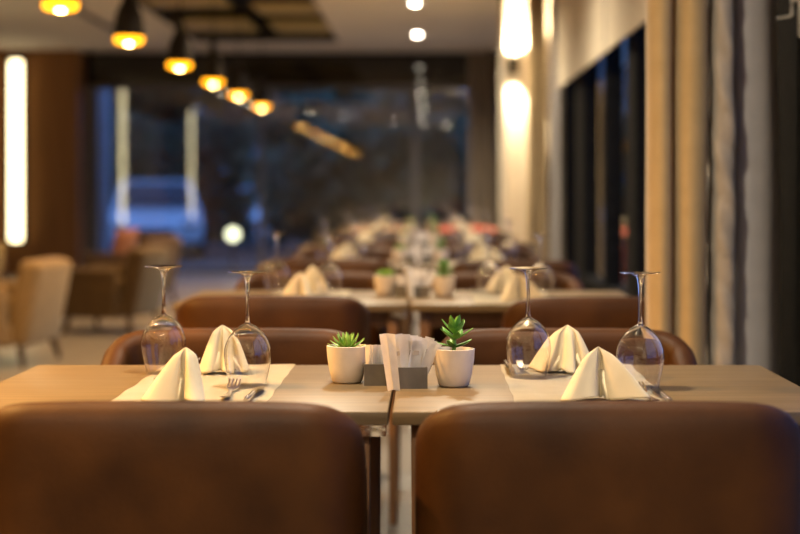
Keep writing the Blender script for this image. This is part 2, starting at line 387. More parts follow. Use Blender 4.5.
curtain('white_curtain', [(1.008, 13.25), (1.008, 13.1), (1.02, 12.95), (1.045, 12.98), (1.055, 12.90), (1.06, 12.84)], 0.02, 2.97, M['white_curtain'], 'narrow white curtain at the dark window beyond the blinds', seed=12, wob=0.002)
curtain('taupe_curtain', [(0.54, 21.45), (0.56, 21.3), (0.62, 21.25), (0.66, 21.4), (0.70, 21.25), (0.76, 21.24), (0.80, 21.4), (0.84, 21.26), (0.90, 21.3), (0.92, 21.45)], 0.02, 2.97, M['taupe'], 'brown-grey curtain in the far corner of the glass wall', seed=13)

# ------------------------------------------------------------------ lamps
def light(name, kind, parent, loc, power, col, rot=(0, 0, 0), size=0.1, spot=None, blend=0.5):
    d = bpy.data.lights.new(name, kind); d.energy = power; d.color = col
    if kind in ('POINT', 'SPOT'): d.shadow_soft_size = size
    if kind == 'SPOT': d.spot_size = R(spot); d.spot_blend = blend
    if kind == 'AREA': d.shape = 'DISK'; d.size = size
    o = bpy.data.objects.new(name, d); COL.objects.link(o)
    if parent: o.parent = parent
    o.location = loc; o.rotation_euler = rot
    return o
ordn = ['first', 'second', 'third', 'fourth', 'fifth', 'sixth', 'seventh', 'eighth', 'ninth', 'tenth', 'eleventh']
DL_POWER, PD_POWER = 400, 90
dl = thing('downlight')
bm = BM(); lathe(bm, [(0.045, -0.004), (0.060, -0.008), (0.062, 0.0), (0.045, 0.0), (0.045, -0.004)], 28); obj('trim_ring', bm, M['wall'], dl)
bm = BM(); lathe(bm, [(0, -0.020), (0.02, -0.018), (0.036, -0.011), (0.044, -0.003), (0.044, 0.0), (0, 0.0)], 28); obj('lens', bm, M['lens'], dl)
light('downlight_lamp', 'SPOT', dl, (0, 0, -0.03), DL_POWER, (1.0, 0.85, 0.62), size=0.06, spot=150, blend=0.9)
P_dl = Proto(dl)
for k, y in enumerate((19.1, 15.9, 12.7, 9.5, 6.3, 3.1, -0.1)):
    o = P_dl.put((-0.13, y, ZC), 0, 'small round bright ceiling downlight, %s from the glass wall' % ordn[k], 'ceiling downlights over the tables', 'downlight')
    for c in o.children:
        if c.type == 'LIGHT': c.data = c.data.copy(); c.data.energy = (520, 480, 380, 380, 380, 320, 400)[k]
for k, (x, y) in enumerate(((-0.95, -0.1), (0.55, -1.6))):  # added fill lamps, out of view, brightening surfaces that face the camera
    o = P_dl.put((x, y, ZC), 0, 'added unseen fill downlight on the ceiling behind the camera, %s of two' % ordn[k], 'ceiling downlights over the tables', 'downlight')
    for c in o.children:
        if c.type == 'LIGHT': c.data = c.data.copy(); c.data.energy = 260

# added warm downlights, unseen, throwing amber on the front table and lounge side
for k, (x, y) in enumerate(((-2.1, 3.3), (-2.75, 6.2), (-3.9, 9.0), (-3.9, 13.0))):
    o = P_dl.put((x, y, ZC), 0, 'added unseen warm downlight over the lounge side of the room, %s from the camera end' % ordn[k], 'added lounge downlights', 'downlight')
    for c in o.children:
        if c.type == 'LIGHT':
            c.data = c.data.copy(); c.data.color = (1.0, 0.50, 0.13); c.data.energy = (1000, 200, 80, 60)[k]

# amber pendants on cords, a straight line down the room
pd = thing('pendant_lamp')
bm = BM(); lathe(bm, [(0.088, 0.0), (0.098, 0.0), (0.100, 0.02), (0.098, 0.08), (0.088, 0.14), (0.066, 0.20), (0.040, 0.25), (0.033, 0.30), (0.030, 0.36), (0.0, 0.36), ], 32)
lathe(bm, [(0.088, 0.0), (0.092, 0.03), (0.09, 0.08), (0.08, 0.13), (0.058, 0.19), (0.03, 0.24), (0, 0.245)], 32); obj('lamp_shade', bm, M['shade'], pd)
bm = BM(); lathe(bm, [(0.034, -0.042), (0.070, -0.045), (0.090, -0.036), (0.0945, -0.014), (0.0935, -0.0015), (0.080, 0.002), (0.034, 0.000), (0.034, -0.040)], 32); obj('amber_diffuser', bm, M['amber'], pd)
bm = BM(); lathe(bm, [(0, -0.054), (0.018, -0.050), (0.030, -0.034), (0.028, 0.006), (0.014, 0.04), (0.013, 0.075), (0, 0.075)], 20); obj('bulb', bm, M['bulb'], pd)
bm = BM(); tube(bm, [(0, 0, 0.35), (0, 0, 1.29)], 0.006, 8); obj('cord', bm, M['black'], pd)
light('pendant_glow', 'SPOT', pd, (0, 0, -0.09), PD_POWER, (1.0, 0.47, 0.10), size=0.05, spot=145, blend=0.6)
P_pd = Proto(pd)
pys = (18.75, 16.45, 14.5, 12.55, 10.42, 8.48, 6.4, 4.35, 2.3, 0.25)
for k, y in enumerate(pys):
    o = P_pd.put((-1.955, y, 2.13), 0, 'amber-lit dark pendant lamp on a cord, %s from the glass wall' % ordn[k], 'row of amber pendant lamps', 'pendant lamp')
    if y < CY0:                                    # these hang from the lower, plain ceiling
        for c in o.children:
            if c.name.startswith('cord'):
                bm = BM(); tube(bm, [(0, 0, 0.35), (0, 0, 0.87)], 0.006, 8); me = bpy.data.meshes.new('cord'); bm.to_mesh(me); bm.free(); me.materials.append(M['black']); c.data = me

# tall glowing strips on the timber wall
st = thing('wall_strip_light')
bm = BM(); box(bm, 0.0, 0.03, -0.12, 0.12, 0.0, 2.46, 0.004); obj('housing', bm, M['black'], st)
bm = BM(); box(bm, 0.03, 0.09, -0.085, 0.085, 0.03, 2.43, 0.03, 3); obj('diffuser', bm, M['strip'], st)
bm = BM(); box(bm, 0.03, 0.11, -0.10, 0.10, 2.43, 2.46, 0.004); obj('cap', bm, M['black'], st)
P_st = Proto(st)
for k, (y, w) in enumerate(((16.0, 'second'), (8.0, 'third'))):
    P_st.put((-5.32, y, 0.49), 0, 'tall glowing strip light on the timber side wall, %s from the far end' % w, 'tall wall strip lights', 'wall light')
P_st.put((at(15, 0, 21.1).x, 21.2, 0.42), -PI / 2, 'tall glowing strip light on the timber end wall beside the glass wall', 'tall wall strip lights', 'wall light')

# up-and-down wall light on the pier
sc = thing('wall_sconce', (at(513, 0, 14.4).x, 14.4, 2.25), 0, 'small black up-and-down wall light on the pale pier', 'wall light')
bm = BM(); lathe(bm, [(0.036, -0.075), (0.045, -0.075), (0.045, 0.075), (0.036, 0.075), (0.036, -0.075)], 20, 0, -0.075); obj('housing', bm, M['black'], sc)
bm = BM(); box(bm, -0.03, 0.03, -0.035, 0.0, -0.04, 0.04, 0.004); obj('bracket', bm, M['black'], sc)
for z in (-0.07, 0.066):
    bm = BM(); lathe(bm, [(0, z), (0.035, z), (0.035, z + 0.004), (0, z + 0.004)], 20, 0, -0.075); obj('lens', bm, M['sconce_glow'], sc)
light('sconce_down', 'SPOT', sc, (0, -0.075, -0.085), 230, (1, 0.82, 0.56), (0, 0, 0), 0.02, 84, 1.0)
light('sconce_up', 'SPOT', sc, (0, -0.075, 0.085), 300, (1, 0.82, 0.56), (PI, 0, 0), 0.02, 140, 1.0)

# ------------------------------------------------------------------ dining tables
TH, TF, TD, PITCH = 0.747, 2.755, 0.735, 2.58
LX0, LX1, RX0, RX1 = -0.855, -0.069, -0.062, 0.727
def make_table(w, bracket):
    t = thing('dining_table'); h = w / 2; d = TD / 2
    bm = BM(); box(bm, -h, h, -d, d, TH - 0.024, TH, 0.003, 2); obj('tabletop', bm, M['oak'], t)
    bm = BM()
    box(bm, -h + 0.06, h - 0.06, -d + 0.05, -d + 0.07, TH - 0.075, TH - 0.0245); box(bm, -h + 0.06, h - 0.06, d - 0.07, d - 0.05, TH - 0.075, TH - 0.0245)
    box(bm, -h + 0.06, -h + 0.08, -d + 0.07, d - 0.07, TH - 0.075, TH - 0.0245); box(bm, h - 0.08, h - 0.06, -d + 0.07, d - 0.07, TH - 0.075, TH - 0.0245)
    obj('apron', bm, M['legwood'], t, False)
    for sx in (-1, 1):
        for sy in (-1, 1):
            obj('leg', taper_leg(sx * (h - 0.05), sy * (d - 0.055), 0, sx * (h - 0.05), sy * (d - 0.055), TH - 0.0245, 0.013, 0.018), M['legwood'], t)
    if bracket:
        bm = BM(); box(bm, h - 0.058, h - 0.004, -d + 0.012, -d + 0.045, TH - 0.030, TH - 0.0245, 0.001); box(bm, h - 0.058, h - 0.004, -d + 0.016, -d + 0.045, TH - 0.046, TH - 0.030, 0.002)
        for q in range(5): box(bm, h - 0.053 + q * 0.0105, h - 0.047 + q * 0.0105, -d + 0.0155, -d + 0.0165, TH - 0.036, TH - 0.031)
        obj('joining_bracket', bm, M['steel'], t)['label'] = 'polished steel joining bracket'
    return Proto(t)
P_tabL = make_table(LX1 - LX0, True); P_tabR = make_table(RX1 - RX0, False)

# leather tub chair, faces +Y, outer back at y = -0.30
def make_chair(mat, name='tub_chair'):
    t = thing(name)
    W, rc, th = 0.305, 0.075, 0.06                 # outer half width, plan corner radius, thickness
    c = th / 2
    path = []
    yb, ya = -0.30 + c, 0.015
    xo = W - c; rr = rc - c * 0.4
    def add(x, y): path.append(Vector((x, y)))
    na = 9
    for i in range(na): add(-xo, ya + (yb + rr - ya) * i / na)
    for i in range(9): a = PI + (PI / 2) * i / 8; add(-xo + rr + rr * math.cos(a), yb + rr + rr * math.sin(a))
    for i in range(1, 14): add(-xo + rr + (2 * xo - 2 * rr) * i / 14, yb)
    for i in range(9): a = -PI / 2 + (PI / 2) * i / 8; add(xo - rr + rr * math.cos(a), yb + rr + rr * math.sin(a))
    for i in range(1, na + 1): add(xo, yb + rr + (ya - yb - rr) * i / na)
    # arm ends flare out a little, back bows out a little
    bm = BM(); rings = []; n = len(path)
    for i, p in enumerate(path):
        d = (path[min(i + 1, n - 1)] - path[max(i - 1, 0)]).normalized(); nrm = Vector((d.y, -d.x))
        f = (p.y - yb) / (ya - yb)
        drop = 0.0 if f < 0.04 else (f - 0.04) / 0.96
        zt = 0.803 - 0.012 * (abs(p.x) / W) ** 4 - 0.018 * min(1, f / 0.2) - 0.17 * drop ** 1.6
        endt = min(i, n - 1 - i); tk = c * (1.0 if endt >= 4 else math.sqrt(max(0.03, 1 - ((4 - endt) / 4.3) ** 2)))
        zb = 0.33; bulge = 0.012 * math.cos(min(1, abs(p.x) / W) * PI / 2)
        sec = []
        for zz, bb in ((zb, 0), (zb + 0.12, 0.3), (zb + 0.24, .8), (zt - 0.10, 1.0), (zt - 0.05, .7), (zt - tk, .2)): sec.append((tk + bulge * bb, zz))
        for a in (30, 60, 90, 120, 150): sec.append((tk * math.cos(R(a)), zt - tk + tk * math.sin(R(a))))
        for zz, bb in ((zt - tk, 0), (zt - 0.08, .6), (zb + 0.24, .8), (zb + 0.12, .3), (zb, 0)): sec.append((-tk - 0.6 * bulge * bb, zz))
        rings.append([bm.verts.new((p.x + nrm.x * q, p.y + nrm.y * q, z)) for q, z in sec])
    k = len(rings[0])
    for A, B in zip(rings, rings[1:]):
        for j in range(k): bm.faces.new((A[j], A[(j + 1) % k], B[(j + 1) % k], B[j]))
    bm.faces.new(rings[0]); bm.faces.new(rings[-1][::-1])
    obj('backrest', bm, mat, t, angle=60)
    bm = BM(); box(bm, -0.236, 0.236, -0.232, 0.20, 0.36, 0.47, 0.04, 4); obj('seat', bm, mat, t)
    bm = BM(); box(bm, -0.225, 0.225, -0.225, 0.19, 0.32, 0.362, 0.006); obj('seat_base', bm, M['legwood'], t)
    for sx in (-1, 1):
        obj('leg', taper_leg(sx * 0.20, 0.165, 0, sx * 0.19, 0.155, 0.325, 0.012, 0.019), M['legwood'], t)
        obj('leg', taper_leg(sx * 0.21, -0.235, 0, sx * 0.195, -0.195, 0.325, 0.012, 0.019), M['legwood'], t)
    return Proto(t)
P_chair = make_chair(M['leather']); P_red = make_chair(M['leather_red']); P_beige = make_chair(M['leather_beige'])

# upturned wine glass: rim on the table, foot in the air (bowl, stem, foot)
def make_glass():
    t = thing('wine_glass')
    outer = [(0.0362, 0.0), (0.0385, 0.012), (0.0425, 0.03), (0.0455, 0.048), (0.0462, 0.058), (0.0445, 0.073), (0.0385, 0.089), (0.0285, 0.103), (0.0165, 0.1135), (0.0055, 0.1195)]
    o2 = [tuple(v) for v in [(p.x, p.y) for p in catmull([(a, b, 0) for a, b in outer], 4, False)]]
    bm = BM(); lathe(bm, o2 + [(max(0.0, r - 0.0008), z - 0.0030 * max(0, (z - 0.085) / 0.034) ** 2) for r, z in reversed(o2)] + [o2[0]], 48); obj('bowl', bm, M['wineglass_bowl'], t, angle=80)
    bm = BM(); prof = [(0.0, 0.1155), (0.0056, 0.1185), (0.0046, 0.124), (0.0036, 0.135), (0.0034, 0.165), (0.0042, 0.190), (0.0060, 0.203), (0.0085, 0.2115)]
    pr = [(p.x, p.y) for p in catmull([(a, b, 0) for a, b in prof], 4, False)]
    lathe(bm, pr + [(0, 0.2115)], 24); obj('stem', bm, M['wineglass_solid'], t, angle=80)
    bm = BM(); lathe(bm, [(0, 0.2117), (0.0088, 0.2117), (0.015, 0.2155), (0.026, 0.2180), (0.0385, 0.2190), (0.0396, 0.2200), (0.0385, 0.2208), (0.02, 0.2204), (0, 0.2196)], 48); obj('foot', bm, M['wineglass_solid'], t, angle=80)
    return Proto(t)
P_glass = make_glass()

# folded standing napkins
def make_napkin(apex, h, loop, ridge=0.010, p=1.35, name='folded_napkin', seed=0):
    """a square of cloth folded to stand: a soft rounded hump at the apex, lobes with creases between them"""
    base = catmull([(x, y, 0) for x, y in loop], 8); n = len(base)
    bm = BM(); rows = []; nz = 20
    for a in range(1, nz + 1):
        u = a / nz; row = []
        for i, b in enumerate(base):
            d0 = Vector((b.x - apex[0], b.y - apex[1], 0)); az = math.atan2(d0.y, d0.x)
            st = Vector((apex[0] + ridge * math.cos(az), apex[1] + 0.35 * ridge * math.sin(az), 0))
            f = u ** 1.05
            q = Vector((apex[0], apex[1], 0)).lerp(st, min(1, u * 4)) + (b - st) * max(0, (f - 0.06) / 0.94)
            z = h * (1 - u ** p)
            bell = u * (1 - u) * 4
            q += d0.normalized() * 0.0035 * bell * math.sin(3.1 * az + 1.3 + seed)
            z += 0.0018 * bell * math.sin(5 * az + seed + 4 * u)
            z += 0.0035 * (u ** 6) * (1 + math.sin(4.0 * az + 0.8 + seed))
            row.append(bm.verts.new((q.x, q.y, z)))
        rows.append(row)
    for A, B in zip(rows, rows[1:]):
        for i in range(n): bm.faces.new((A[i], A[(i + 1) % n], B[(i + 1) % n], B[i]))
    c = bm.verts.new((apex[0], apex[1], h))
    for i in range(n): bm.faces.new((c, rows[0][(i + 1) % n], rows[0][i]))
    bmesh.ops.recalc_face_normals(bm, faces=bm.faces)
    bmesh.ops.smooth_vert(bm, verts=bm.verts, factor=0.4, use_axis_x=True, use_axis_y=True, use_axis_z=True)
    hem = rows[-1]
    inn = [bm.verts.new((apex[0] + (v.co.x - apex[0]) * 0.94, apex[1] + (v.co.y - apex[1]) * 0.94, v.co.z + 0.001)) for v in hem]
    top = bm.verts.new((apex[0], apex[1], h * 0.6))
    for i in range(n):
        j = (i + 1) % n
        bm.faces.new((hem[i], hem[j], inn[j], inn[i])); bm.faces.new((inn[i], inn[j], top))
    zmin = min(v.co.z for v in bm.verts)
    for v in bm.verts: v.co.z -= zmin
    return Proto(obj(name, bm, M['napkin'], angle=180))
P_napLN = make_napkin((0.016, 0.002), 0.098, [(-0.060, -0.020), (-0.050, -0.040), (-0.020, -0.040), (0.002, -0.030), (0.014, 0.000), (0.020, -0.034), (0.034, -0.050), (0.050, -0.042), (0.053, -0.010), (0.042, 0.03), (0.012, 0.04), (-0.03, 0.025)], 0.012)
P_napLF = make_napkin((-0.002, 0.002), 0.100, [(-0.052, -0.012), (-0.036, -0.036), (-0.018, -0.038), (-0.006, -0.010), (0.006, -0.040), (0.020, -0.034), (0.026, -0.008), (0.046, -0.026), (0.058, -0.010), (0.040, 0.03), (0.0, 0.04), (-0.035, 0.025)], 0.012, seed=1)
P_napRN = make_napkin((-0.006, 0.002), 0.096, [(-0.078, -0.026), (-0.066, -0.046), (-0.040, -0.042), (-0.014, -0.034), (-0.002, 0.006), (0.012, -0.026), (0.044, -0.036), (0.082, -0.040), (0.080, -0.012), (0.045, 0.02), (0.0, 0.035), (-0.045, 0.015)], 0.010, 1.25, seed=2)
P_napRF = make_napkin((0.010, 0.002), 0.099, [(-0.072, 0.030), (-0.058, 0.006), (-0.034, -0.026), (-0.010, -0.012), (0.002, -0.040), (0.022, -0.042), (0.028, -0.012), (0.044, -0.034), (0.070, -0.028), (0.072, 0.005), (0.035, 0.035), (-0.03, 0.045)], 0.014, 1.3, seed=3)

# runner cloth across the table
def make_runner():
    bm = BM(); w, l = 0.142, TD / 2 + 0.004; nx, ny = 14, 40; rows = []
    for j in range(ny + 1):
        y = -l + 2 * l * j / ny; row = []
        for i in range(nx + 1):
            x = -w + 2 * w * i / nx
            row.append(bm.verts.new((x + 0.0012 * math.sin(j * 0.7), y, 0.0012 + 0.0007 * (1 + math.sin(j * 0.55 + i * 0.8)))))
        rows.append(row)
    for A, B in zip(rows, rows[1:]):
        for i in range(nx): bm.faces.new((A[i], A[i + 1], B[i + 1], B[i]))
    bmesh.ops.solidify(bm, geom=list(bm.faces), thickness=0.0011)
    z = min(v.co.z for v in bm.verts)
    for v in bm.verts: v.co.z -= z
    return Proto(obj('table_runner', bm, M['runner'], angle=60))
P_runner = make_runner()
RUN_TOP = 0.0036

# cutlery, lying along +Y
def plate_strip(bm, prof, zf, th=0.0022):
    L = [bm.verts.new((-w, y, zf(y))) for y, w in prof]; Rr = [bm.verts.new((w, y, zf(y))) for y, w in prof]
    for i in range(len(prof) - 1): bm.faces.new((L[i], Rr[i], Rr[i + 1], L[i + 1]))
def make_fork():
    bm = BM(); zf = lambda y: 0.0035 + 0.013 * max(0, (y - 0.03) / 0.075) ** 1.5 * (1 if y < 0.10 else 1) + 0.004 * max(0, -y / 0.1) ** 2
    plate_strip(bm, [(-0.10, 0.006), (-0.095, 0.0085), (-0.06, 0.0075), (-0.01, 0.0045), (0.025, 0.0038), (0.040, 0.008), (0.050, 0.0118), (0.058, 0.0122)], zf)
    for x in (-0.0102, -0.0034, 0.0034, 0.0102):
        ys = [0.058, 0.072, 0.088, 0.102]
        a = [bm.verts.new((x - 0.0019 * (1 - 0.3 * k / 3), y, zf(y))) for k, y in enumerate(ys)]; b = [bm.verts.new((x + 0.0019 * (1 - 0.3 * k / 3), y, zf(y))) for k, y in enumerate(ys)]
        for i in range(3): bm.faces.new((a[i], b[i], b[i + 1], a[i + 1]))
    bmesh.ops.recalc_face_normals(bm, faces=bm.faces); bmesh.ops.solidify(bm, geom=list(bm.faces), thickness=0.002)
    z = min(v.co.z for v in bm.verts)
    for v in bm.verts: v.co.z -= z
    return Proto(obj('fork', bm, M['steel']))
def make_knife():
    bm = BM()
    plate_strip(bm, [(-0.005, 0.006), (0.01, 0.0085), (0.05, 0.0100), (0.085, 0.0095), (0.102, 0.006), (0.108, 0.0015)], lambda y: 0.0045)
    bmesh.ops.solidify(bm, geom=list(bm.faces), thickness=0.0015)
    tube(bm, [(0, -0.105, 0.0055), (0, -0.09, 0.0055), (0, -0.04, 0.0055), (0, 0.0, 0.0055)], [0.0040, 0.0055, 0.0050, 0.0042], 10)
    z = min(v.co.z for v in bm.verts)
    for v in bm.verts: v.co.z -= z
    return Proto(obj('knife', bm, M['steel']))
P_fork = make_fork(); P_knife = make_knife()

# potted succulents
def make_pot(t):
    prof = [(0, 0.0), (0.026, 0.0), (0.030, 0.003), (0.0355, 0.025), (0.0395, 0.05), (0.041, 0.073), (0.0385, 0.0735), (0.0372, 0.070), (0.036, 0.060), (0, 0.060)]
    bm = BM(); lathe(bm, prof, 40); obj('pot', bm, M['pot'], t, angle=50)
    bm = BM(); r = random.Random(2); lathe(bm, [(0, 0.067), (0.012, 0.066), (0.025, 0.067), (0.0368, 0.066), (0.036, 0.0605), (0, 0.0605)], 24); obj('soil', bm, M['soil'], t)
def leafblade(bm, base, az, el, L, w, th, curl=0.0, n=7):
    """a thick pointed succulent leaf"""
    d = Vector((math.cos(az) * math.cos(el), math.sin(az) * math.cos(el), math.sin(el)))
    s = Vector((-math.sin(az), math.cos(az), 0)); rings = []
    p = Vector(base)
    for k in range(n):
        u = k / (n - 1)
        e = el + curl * u; d = Vector((math.cos(az) * math.cos(e), math.sin(az) * math.cos(e), math.sin(e)))
        up = d.cross(s) * -1
        ww = w * math.sin(PI * min(1, 0.16 + 0.84 * u) ** 1.0) ** 0.75 if u < 1 else 0.0005
        tt = th * (1 - 0.75 * u)
        rings.append([bm.verts.new(p + s * ww * math.cos(a) + up * tt * math.sin(a)) for a in [2 * PI * q / 8 for q in range(8)]])
        p = p + d * (L / (n - 1))
    for A, B in zip(rings, rings[1:]):
        for i in range(8): bm.faces.new((A[i], A[(i + 1) % 8], B[(i + 1) % 8], B[i]))
    bm.faces.new(rings[0]); bm.faces.new(rings[-1])
def make_spiky():
    t = thing('potted_succulent'); make_pot(t); r = random.Random(4); bm = BM()
    for k in range(30):
        az = k * 2.399; el = R(12 + 62 * (k / 30)) + r.uniform(-.1, .1)
        leafblade(bm, (0.004 * math.cos(az), 0.004 * math.sin(az), 0.066), az, el, 0.040 - 0.006 * (k / 30) + r.uniform(-.003, .003), 0.0036, 0.0024, curl=0.25)
    obj('foliage', bm, M['succ_a'], t); return Proto(t)
def make_rosette():
    t = thing('potted_succulent'); make_pot(t); r = random.Random(9); bm = BM()
    tube(bm, [(0, 0, 0.066), (0.001, 0, 0.085), (0.002, 0, 0.112)], [0.0045, 0.004, 0.003], 8)
    lv = [(0.078, 5, 12, 0.038), (0.094, 5, 24, 0.036), (0.106, 5, 42, 0.032), (0.112, 4, 68, 0.027)]
    for q, (z, cnt, el, L) in enumerate(lv):
        for k in range(cnt):
            az = k * 2 * PI / cnt + q * 0.63 + 0.1
            leafblade(bm, (0.002 + 0.003 * math.cos(az), 0.003 * math.sin(az), z), az, R(el) + r.uniform(-.12, .12), L + r.uniform(-.003, .003), 0.0078, 0.0030, curl=0.3)
    obj('foliage', bm, M['succ_b'], t); return Proto(t)
P_spiky = make_spiky(); P_ros = make_rosette()

# cement caddies, paper sachets, folded card
def make_caddy(w, d, h, name='sachet_caddy'):
    bm = BM(); q = 0.003
    box(bm, -w, w, -d, d, 0, 0.004); box(bm, -w, w, -d, -d + q, 0.004, h); box(bm, -w, w, d - q, d, 0.004, h)
    box(bm, -w, -w + q, -d + q, d - q, 0.004, h); box(bm, w - q, w, -d + q, d - q, 0.004, h)
    return Proto(obj(name, bm, M['caddy'], None, False))
P_cadL = make_caddy(0.0255, 0.028, 0.042); P_cadR = make_caddy(0.031, 0.030, 0.041)
def make_sachet(w, h, mat, pr):
    t = thing('paper_sachet'); bm = BM(); n = 6
    rows = []
    for j in range(n + 1):
        z = h * j / n; y = 0.0016 * math.sin(PI * j / n)
        rows.append([bm.verts.new((x, y * (1 if abs(x) < w * 0.9 else 0), z)) for x in (-w, -w * 0.5, 0, w * 0.5, w)])
    for A, B in zip(rows, rows[1:]):
        for i in range(4): bm.faces.new((A[i], A[i + 1], B[i + 1], B[i]))
    bmesh.ops.solidify(bm, geom=list(bm.faces), thickness=0.0009)
    o = obj('paper', bm, mat, t)
    if pr:
        bm = BM(); box(bm, -w * 0.55, w * 0.5, -0.0022, -0.0012, h * 0.66, h * 0.76); obj('printed_panel', bm, M['print'], t, False)
    return Proto(t)
P_sachA = make_sachet(0.0092, 0.088, M['paper'], False); P_sachB = make_sachet(0.0100, 0.083, M['paper'], True); P_sachC = make_sachet(0.0085, 0.074, M['paper'], False)
def make_card():
    bm = BM()
    # two leaves of a folded card, leaning
    a = [(-0.012, -0.007, 0), (0.0, 0.009, 0), (0.012, -0.006, 0)]
    lo = [bm.verts.new(p) for p in a]; hi = [bm.verts.new((x * 1.25 - 0.013, y * 1.2 + 0.004, 0.108)) for x, y, z in a]
    for i in range(2): bm.faces.new((lo[i], lo[i + 1], hi[i + 1], hi[i]))
    bmesh.ops.solidify(bm, geom=list(bm.faces), thickness=0.0008)
    return Proto(obj('folded_card', bm, M['paper'], None, False))
P_card = make_card()

# ------------------------------------------------------------------ lay the rows
ROWS = ['front', 'second', 'third', 'fourth', 'fifth', 'last']
def jit(a): return rnd.uniform(-a, a)
for r, rn in enumerate(ROWS):
    y0 = TF + PITCH * r; yc = y0 + TD / 2
    q = 0 if r == 0 else 1                          # small differences from row to row
    P_tabL.put(((LX0 + LX1) / 2, yc, 0), 0, 'light oak dining table on the aisle side, %s row' % rn, 'dining tables in the row', 'table')
    P_tabR.put(((RX0 + RX1) / 2, yc, 0), 0, 'light oak dining table on the window side, %s row' % rn, 'dining tables in the row', 'table')
    cz = 'tub chairs at the tables'
    PA, PB = (P_chair, P_chair) if r != 4 else (P_beige, P_red)
    ca, cb = ('brown', 'brown') if r != 4 else ('beige', 'red-orange')
    dyl, dyr = ((0, 0), (-.10, -.165), (0, -.165), (0, -.1), (0, -.1), (0, 0))[r]
    P_chair.put(((-0.408, -0.50, -0.47, -0.45, -0.45, -0.45)[r] + q * jit(.01), 2.745 + PITCH * r + dyl + q * jit(.01), 0), q * jit(.03), 'brown leather tub chair seen from behind, aisle-side table, %s row' % rn, cz, 'chair')
    P_chair.put(((0.286, 0.53, 0.40, 0.36, 0.36, 0.30)[r] + q * jit(.01), 2.745 + PITCH * r + dyr + q * jit(.01), 0), q * jit(.03), 'brown leather tub chair seen from behind, window-side table, %s row' % rn, cz, 'chair')
    PA.put((-0.452 + q * jit(.015), 3.505 + PITCH * r + q * jit(.02), 0), PI + q * jit(.03), '%s leather tub chair facing the camera, aisle-side table, %s row' % (ca, rn), cz, 'chair')
    PB.put((0.318 + q * jit(.015), 3.505 + PITCH * r + q * jit(.02), 0), PI + q * jit(.03), '%s leather tub chair facing the camera, window-side table, %s row' % (cb, rn), cz, 'chair')
    for side, xr, sx in (('aisle-side', -0.433, -1), ('window-side', 0.299, 1)):
        P_runner.put((xr, yc, TH), 0, 'cream cloth runner across the %s table, %s row' % (side, rn), 'cream table runners', 'table runner')
    zt = TH + RUN_TOP
    G = 'upturned wine glasses'
    for px, py, lab, onr in ((-0.553, 3.335, 'far setting of aisle-side', 1), (-0.352, 3.11, 'near setting of aisle-side', 1), (0.205, 3.255, 'far setting of window-side', 1), (0.410, 3.08, 'near setting of window-side', 1)):
        P_glass.put((px + q * jit(.02), py + PITCH * r + q * jit(.03), zt), jit(3), 'upturned wine glass, %s table, %s row' % (lab, rn), G, 'wine glass')
    N = 'folded cream napkins'
    P_napLN.put((-0.452, 2.865 + PITCH * r, zt), q * jit(.4), 'cream napkin folded upright, near setting of aisle-side table, %s row' % rn, N, 'napkin')
    P_napLF.put((-0.427, 3.32 + PITCH * r, zt), q * jit(.4), 'cream napkin folded upright, far setting of aisle-side table, %s row' % rn, N, 'napkin')
    P_napRN.put((0.316, 2.90 + PITCH * r, zt), q * jit(.3), 'cream napkin folded upright, near setting of window-side table, %s row' % rn, N, 'napkin')
    P_napRF.put((0.282, 3.33 + PITCH * r, zt), q * jit(.3), 'cream napkin folded upright, far setting of window-side table, %s row' % rn, N, 'napkin')
    C = 'steel cutlery on the runners'
    if r < 4:
        P_fork.put((-0.371, 2.985 + PITCH * r, zt), 0.02, 'steel fork on the runner, near setting of aisle-side table, %s row' % rn, C, 'fork')
        P_knife.put((-0.322, 2.945 + PITCH * r, zt), -0.03, 'steel knife on the runner, near setting of aisle-side table, %s row' % rn, C, 'knife')
        P_fork.put((0.402, 2.94 + PITCH * r, zt), 0.03, 'steel fork on the runner, near setting of window-side table, %s row' % rn, C, 'fork')
        P_knife.put((0.430, 2.93 + PITCH * r, zt), 0.0, 'steel knife on the runner, near setting of window-side table, %s row' % rn, C, 'knife')
        P_fork.put((-0.525, 3.20 + PITCH * r, zt), PI + 0.03, 'steel fork on the runner, far setting of aisle-side table, %s row' % rn, C, 'fork')
        P_knife.put((-0.508, 3.42 + PITCH * r, zt), PI - 0.03, 'steel knife on the runner, far setting of aisle-side table, %s row' % rn, C, 'knife')
        P_fork.put((0.198, 3.395 + PITCH * r, zt), PI, 'steel fork on the runner, far setting of window-side table, %s row' % rn, C, 'fork')
        P_knife.put((0.170, 3.38 + PITCH * r, zt), PI + 0.02, 'steel knife on the runner, far setting of window-side table, %s row' % rn, C, 'knife')
    ox = q * jit(.02); oy = q * jit(.02) + PITCH * r
    P_spiky.put((-0.161 + ox, 3.175 + oy, TH), 1.0 + q * jit(2), 'small spiky green succulent in a white pot, aisle-side table, %s row' % rn, 'potted succulents', 'plant')
    P_ros.put((0.0505 + ox, 3.115 + oy, TH), 0.4 + q * jit(2), 'leafy green succulent in a white pot, window-side table, %s row' % rn, 'potted succulents', 'plant')
    if r > 3: continue
    bx, by = -0.0995 + ox, 3.145 + oy
    P_cadL.put((bx, by, TH), 0.0, 'grey cement caddy beside the spiky succulent, %s row' % rn, 'cement caddies', 'caddy')
    for k in range((7, 6, 4, 3)[r]):
        nn = (7, 6, 4, 3)[r]
        x = bx - 0.0155 + 0.031 * k / (nn - 1)
        P_sachC.put((x, by - 0.012 + jit(.002), TH + 0.0045), 0, 'white paper sachet on edge in the caddy by spiky succulent, %s row' % rn, 'sachets on edge, %s row' % rn, 'sachet', rot=(jit(.04), jit(.03), PI / 2 + (0.7 if k % 2 else -0.6) + jit(.2)))
    cx, cy = -0.034 + ox, 3.10 + oy
